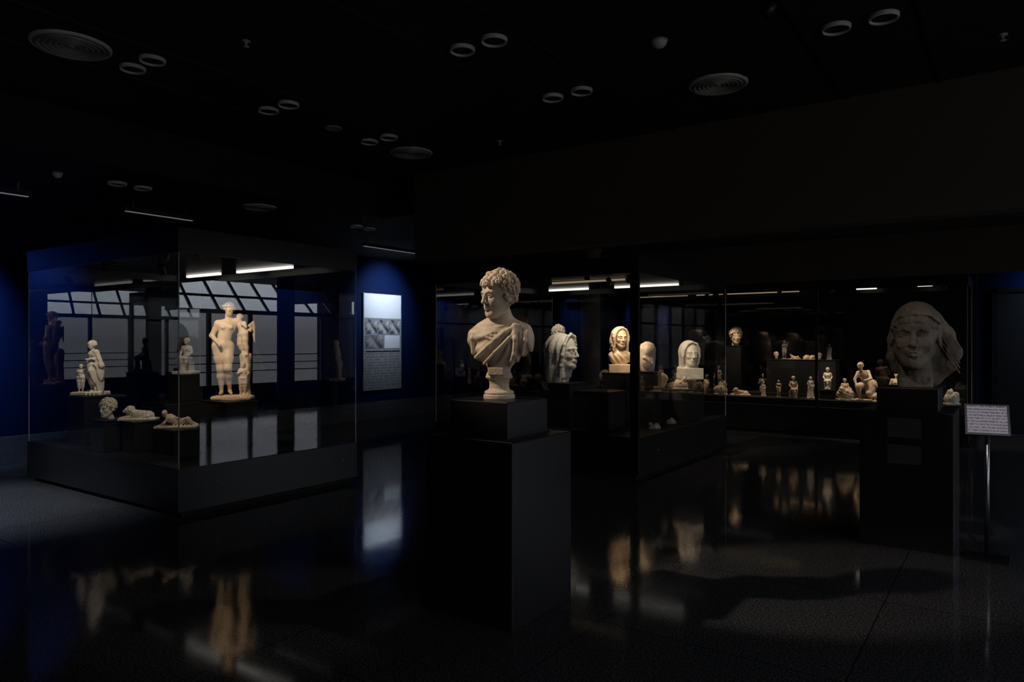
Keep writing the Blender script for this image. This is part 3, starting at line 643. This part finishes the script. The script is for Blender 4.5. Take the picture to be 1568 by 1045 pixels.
# ------------------------------------------------------------ rear case objects
boxes('display_platform',[((-6.2,12.0,.46),(-.6,12.45,.57)),((-6.2,12.45,.46),(-.6,13.1,.62))],M_inner,None,.004)
plinth(-2.9,12.72,1.19,1.1,.35,.62)
def statuette(name,x,y,z,H,yaw,kind,m=M_warm,seed=0):
    S=Sdf((-.32*H,-.34*H,-.002),(.32*H,.26*H,1.10*H),H/90)
    if kind=='stand':
        S.tr((0,0,0),None,H); S.box((0,0,.02),(.15,.11,.02),.01,.01); S.tr((0,0,.03*H),None,H)
        rs=np.random.RandomState(seed); body(S,dict(haL=(-.1+rs.uniform(-.1,.1),-.10,.55+rs.uniform(0,.2)),haR=(.18,-.08,.6+rs.uniform(0,.25)),knR=(.05,-.07,.29)),fat=1.4,hs=1.35)
    elif kind=='draped':
        S.tr((0,0,0),None,H); S.box((0,0,.02),(.15,.11,.02),.01,.01); S.tr((0,0,.03*H),None,H)
        body(S,dict(haL=(-.04,-.10,.62),haR=(.12,-.10,.55)),fat=1.35,hs=1.35); S.turn([0,.05,.3,.55,.6],[.16,.15,.12,.095,.07],(0,0),.8,.03)
        S.op((0,0,.3),.4,lambda x,y,z:-.010*np.sin(np.arctan2(y,x)*11+z*6)*np.clip((.6-z)/.1,0,1),0,'d')
    elif kind=='seat': seated(S,(0,0,0),None,H*1.3)
    elif kind=='torso':
        S.tr((0,0,-.38*H*1.35),None,H*1.35); body(S,dict(),arms=(.5,.5),legs=(.5,.5),hair=False,fat=1.15)
    elif kind=='crouch':
        S.tr((0,0,0),None,H*1.25)
        body(S,dict(pel=(.03,.08,.33),wai=(.01,.05,.42),che=(-.02,-.01,.52),nek=(-.03,-.05,.60),hed=(-.05,-.10,.69),shL=(-.11,-.03,.56),shR=(.07,0,.58),elL=(-.15,-.12,.43),haL=(-.10,-.18,.30),elR=(.14,-.08,.45),haR=(.06,-.17,.42),
          hiL=(-.03,.05,.31),knL=(-.09,-.14,.30),anL=(-.07,-.03,.06),toL=(-.09,-.12,.03),hiR=(.08,.06,.31),knR=(.10,-.08,.16),anR=(.09,.10,.05),toR=(.1,.02,.02)),fem=False,fat=1.4,hs=1.3)
        S.box((0,0,.02),(.19,.16,.02),.01,.01)
    S.tr(); return S.build(name,m,(x,y,z),yaw)
SZ=.57
statuette('seated_terracotta_figure',-2.93,12.22,SZ,.36,30,'seat')
statuette('standing_statuette',-2.67,12.24,SZ,.35,30,'draped',M_marbw,1)
statuette('standing_statuette',-3.17,12.24,SZ,.28,20,'stand',M_warm,2)
statuette('standing_statuette',-3.42,12.26,SZ,.24,20,'draped',M_warm,12)
plinth(-2.42,12.28,.72,.2,.2,.57); statuette('seated_terracotta_figure',-2.42,12.28,.72,.36,10,'seat',M_marbw)
statuette('crouching_figure_statue',-1.88,12.24,SZ,.62,-5,'crouch',M_warm)
rock('marble_torso_fragment',-2.13,12.12,SZ,.28,.26,21); rock('marble_torso_fragment',-1.64,12.12,SZ,.26,.20,22)
statuette('seated_terracotta_figure',-2.18,12.36,SZ,.34,20,'seat',M_warm)
lying('reclining_figure_statuette',-1.38,12.22,SZ,.42,10,M_marb,6)
small_head(-1.85,12.72,.62,.9,10,'curly',M_warm,'small_marble_head',.006)
statuette('marble_torso',-1.5,12.75,.62,.50,10,'torso',M_marb); statuette('standing_statuette',-1.22,12.6,.62,.42,10,'draped',M_warm,14)
statuette('marble_torso',-.97,12.3,SZ,.36,20,'torso',M_warm); rock('marble_torso_fragment',-.72,12.2,SZ,.22,.24,23,M_marbw)
lying('couchant_lion_statuette',-3.80,12.22,SZ,.36,20,M_warm,8,True)
rock('marble_torso_fragment',-4.14,12.2,SZ,.26,.22,24); small_head(-4.45,12.25,SZ,.9,20,'curly',M_warm,'small_marble_head',.006)
rock('marble_torso_fragment',-4.72,12.2,SZ,.24,.26,31); statuette('marble_torso',-3.55,12.7,.62,.40,20,'torso',M_brown)
statuette('standing_statuette',-5.0,12.3,SZ,.5,30,'draped',M_marb,3); statuette('seated_terracotta_figure',-5.5,12.3,SZ,.4,30,'seat')
plinth(-4.0,12.62,1.42,.26,.26,.62); small_head(-4.0,12.62,1.42,1.15,30,'curly',M_warm,'marble_portrait_head',.006)
small_head(-3.32,12.66,1.19,.45,20,'short',M_warm,'small_marble_head',.004); statuette('standing_statuette',-3.2,12.72,1.19,.32,25,'stand',M_brown,4)
lying('reclining_figure_statuette',-3.02,12.66,1.19,.22,30,M_warm,9); rock('marble_hand_fragment',-2.82,12.66,1.19,.13,.09,25); small_head(-2.62,12.66,1.19,.40,30,'curly',M_warm,'small_marble_head',.004)
rock('marble_hand_fragment',-2.73,12.64,1.19,.09,.08,26); statuette('standing_statuette',-2.48,12.7,1.19,.26,25,'draped',M_brown,5)

# ------------------------------------------------------------ world
w=bpy.data.worlds.new('overcast_sky'); SC.world=w; w.use_nodes=True; nt=w.node_tree; bg=nt.nodes['Background']
tc=nt.nodes.new('ShaderNodeTexCoord'); sp=nt.nodes.new('ShaderNodeSeparateXYZ'); nt.links.new(tc.outputs['Generated'],sp.inputs[0])
r=nt.nodes.new('ShaderNodeValToRGB'); r.color_ramp.elements[0].position=.0; r.color_ramp.elements[0].color=(.34,.34,.35,1); r.color_ramp.elements[1].position=.10; r.color_ramp.elements[1].color=(.88,.92,1,1)
nt.links.new(sp.outputs['Z'],r.inputs['Fac']); nt.links.new(r.outputs['Color'],bg.inputs['Color']); bg.inputs['Strength'].default_value=5.5

# ------------------------------------------------------------ camera
cd=bpy.data.cameras.new('camera'); cd.lens=25.1; cd.sensor_width=36; cd.clip_start=.05; cd.clip_end=200
co=bpy.data.objects.new('camera',cd); co.location=(0,0,1.5); co.rotation_euler=(math.pi/2,0,math.radians(35)); SC.collection.objects.link(co); SC.camera=co
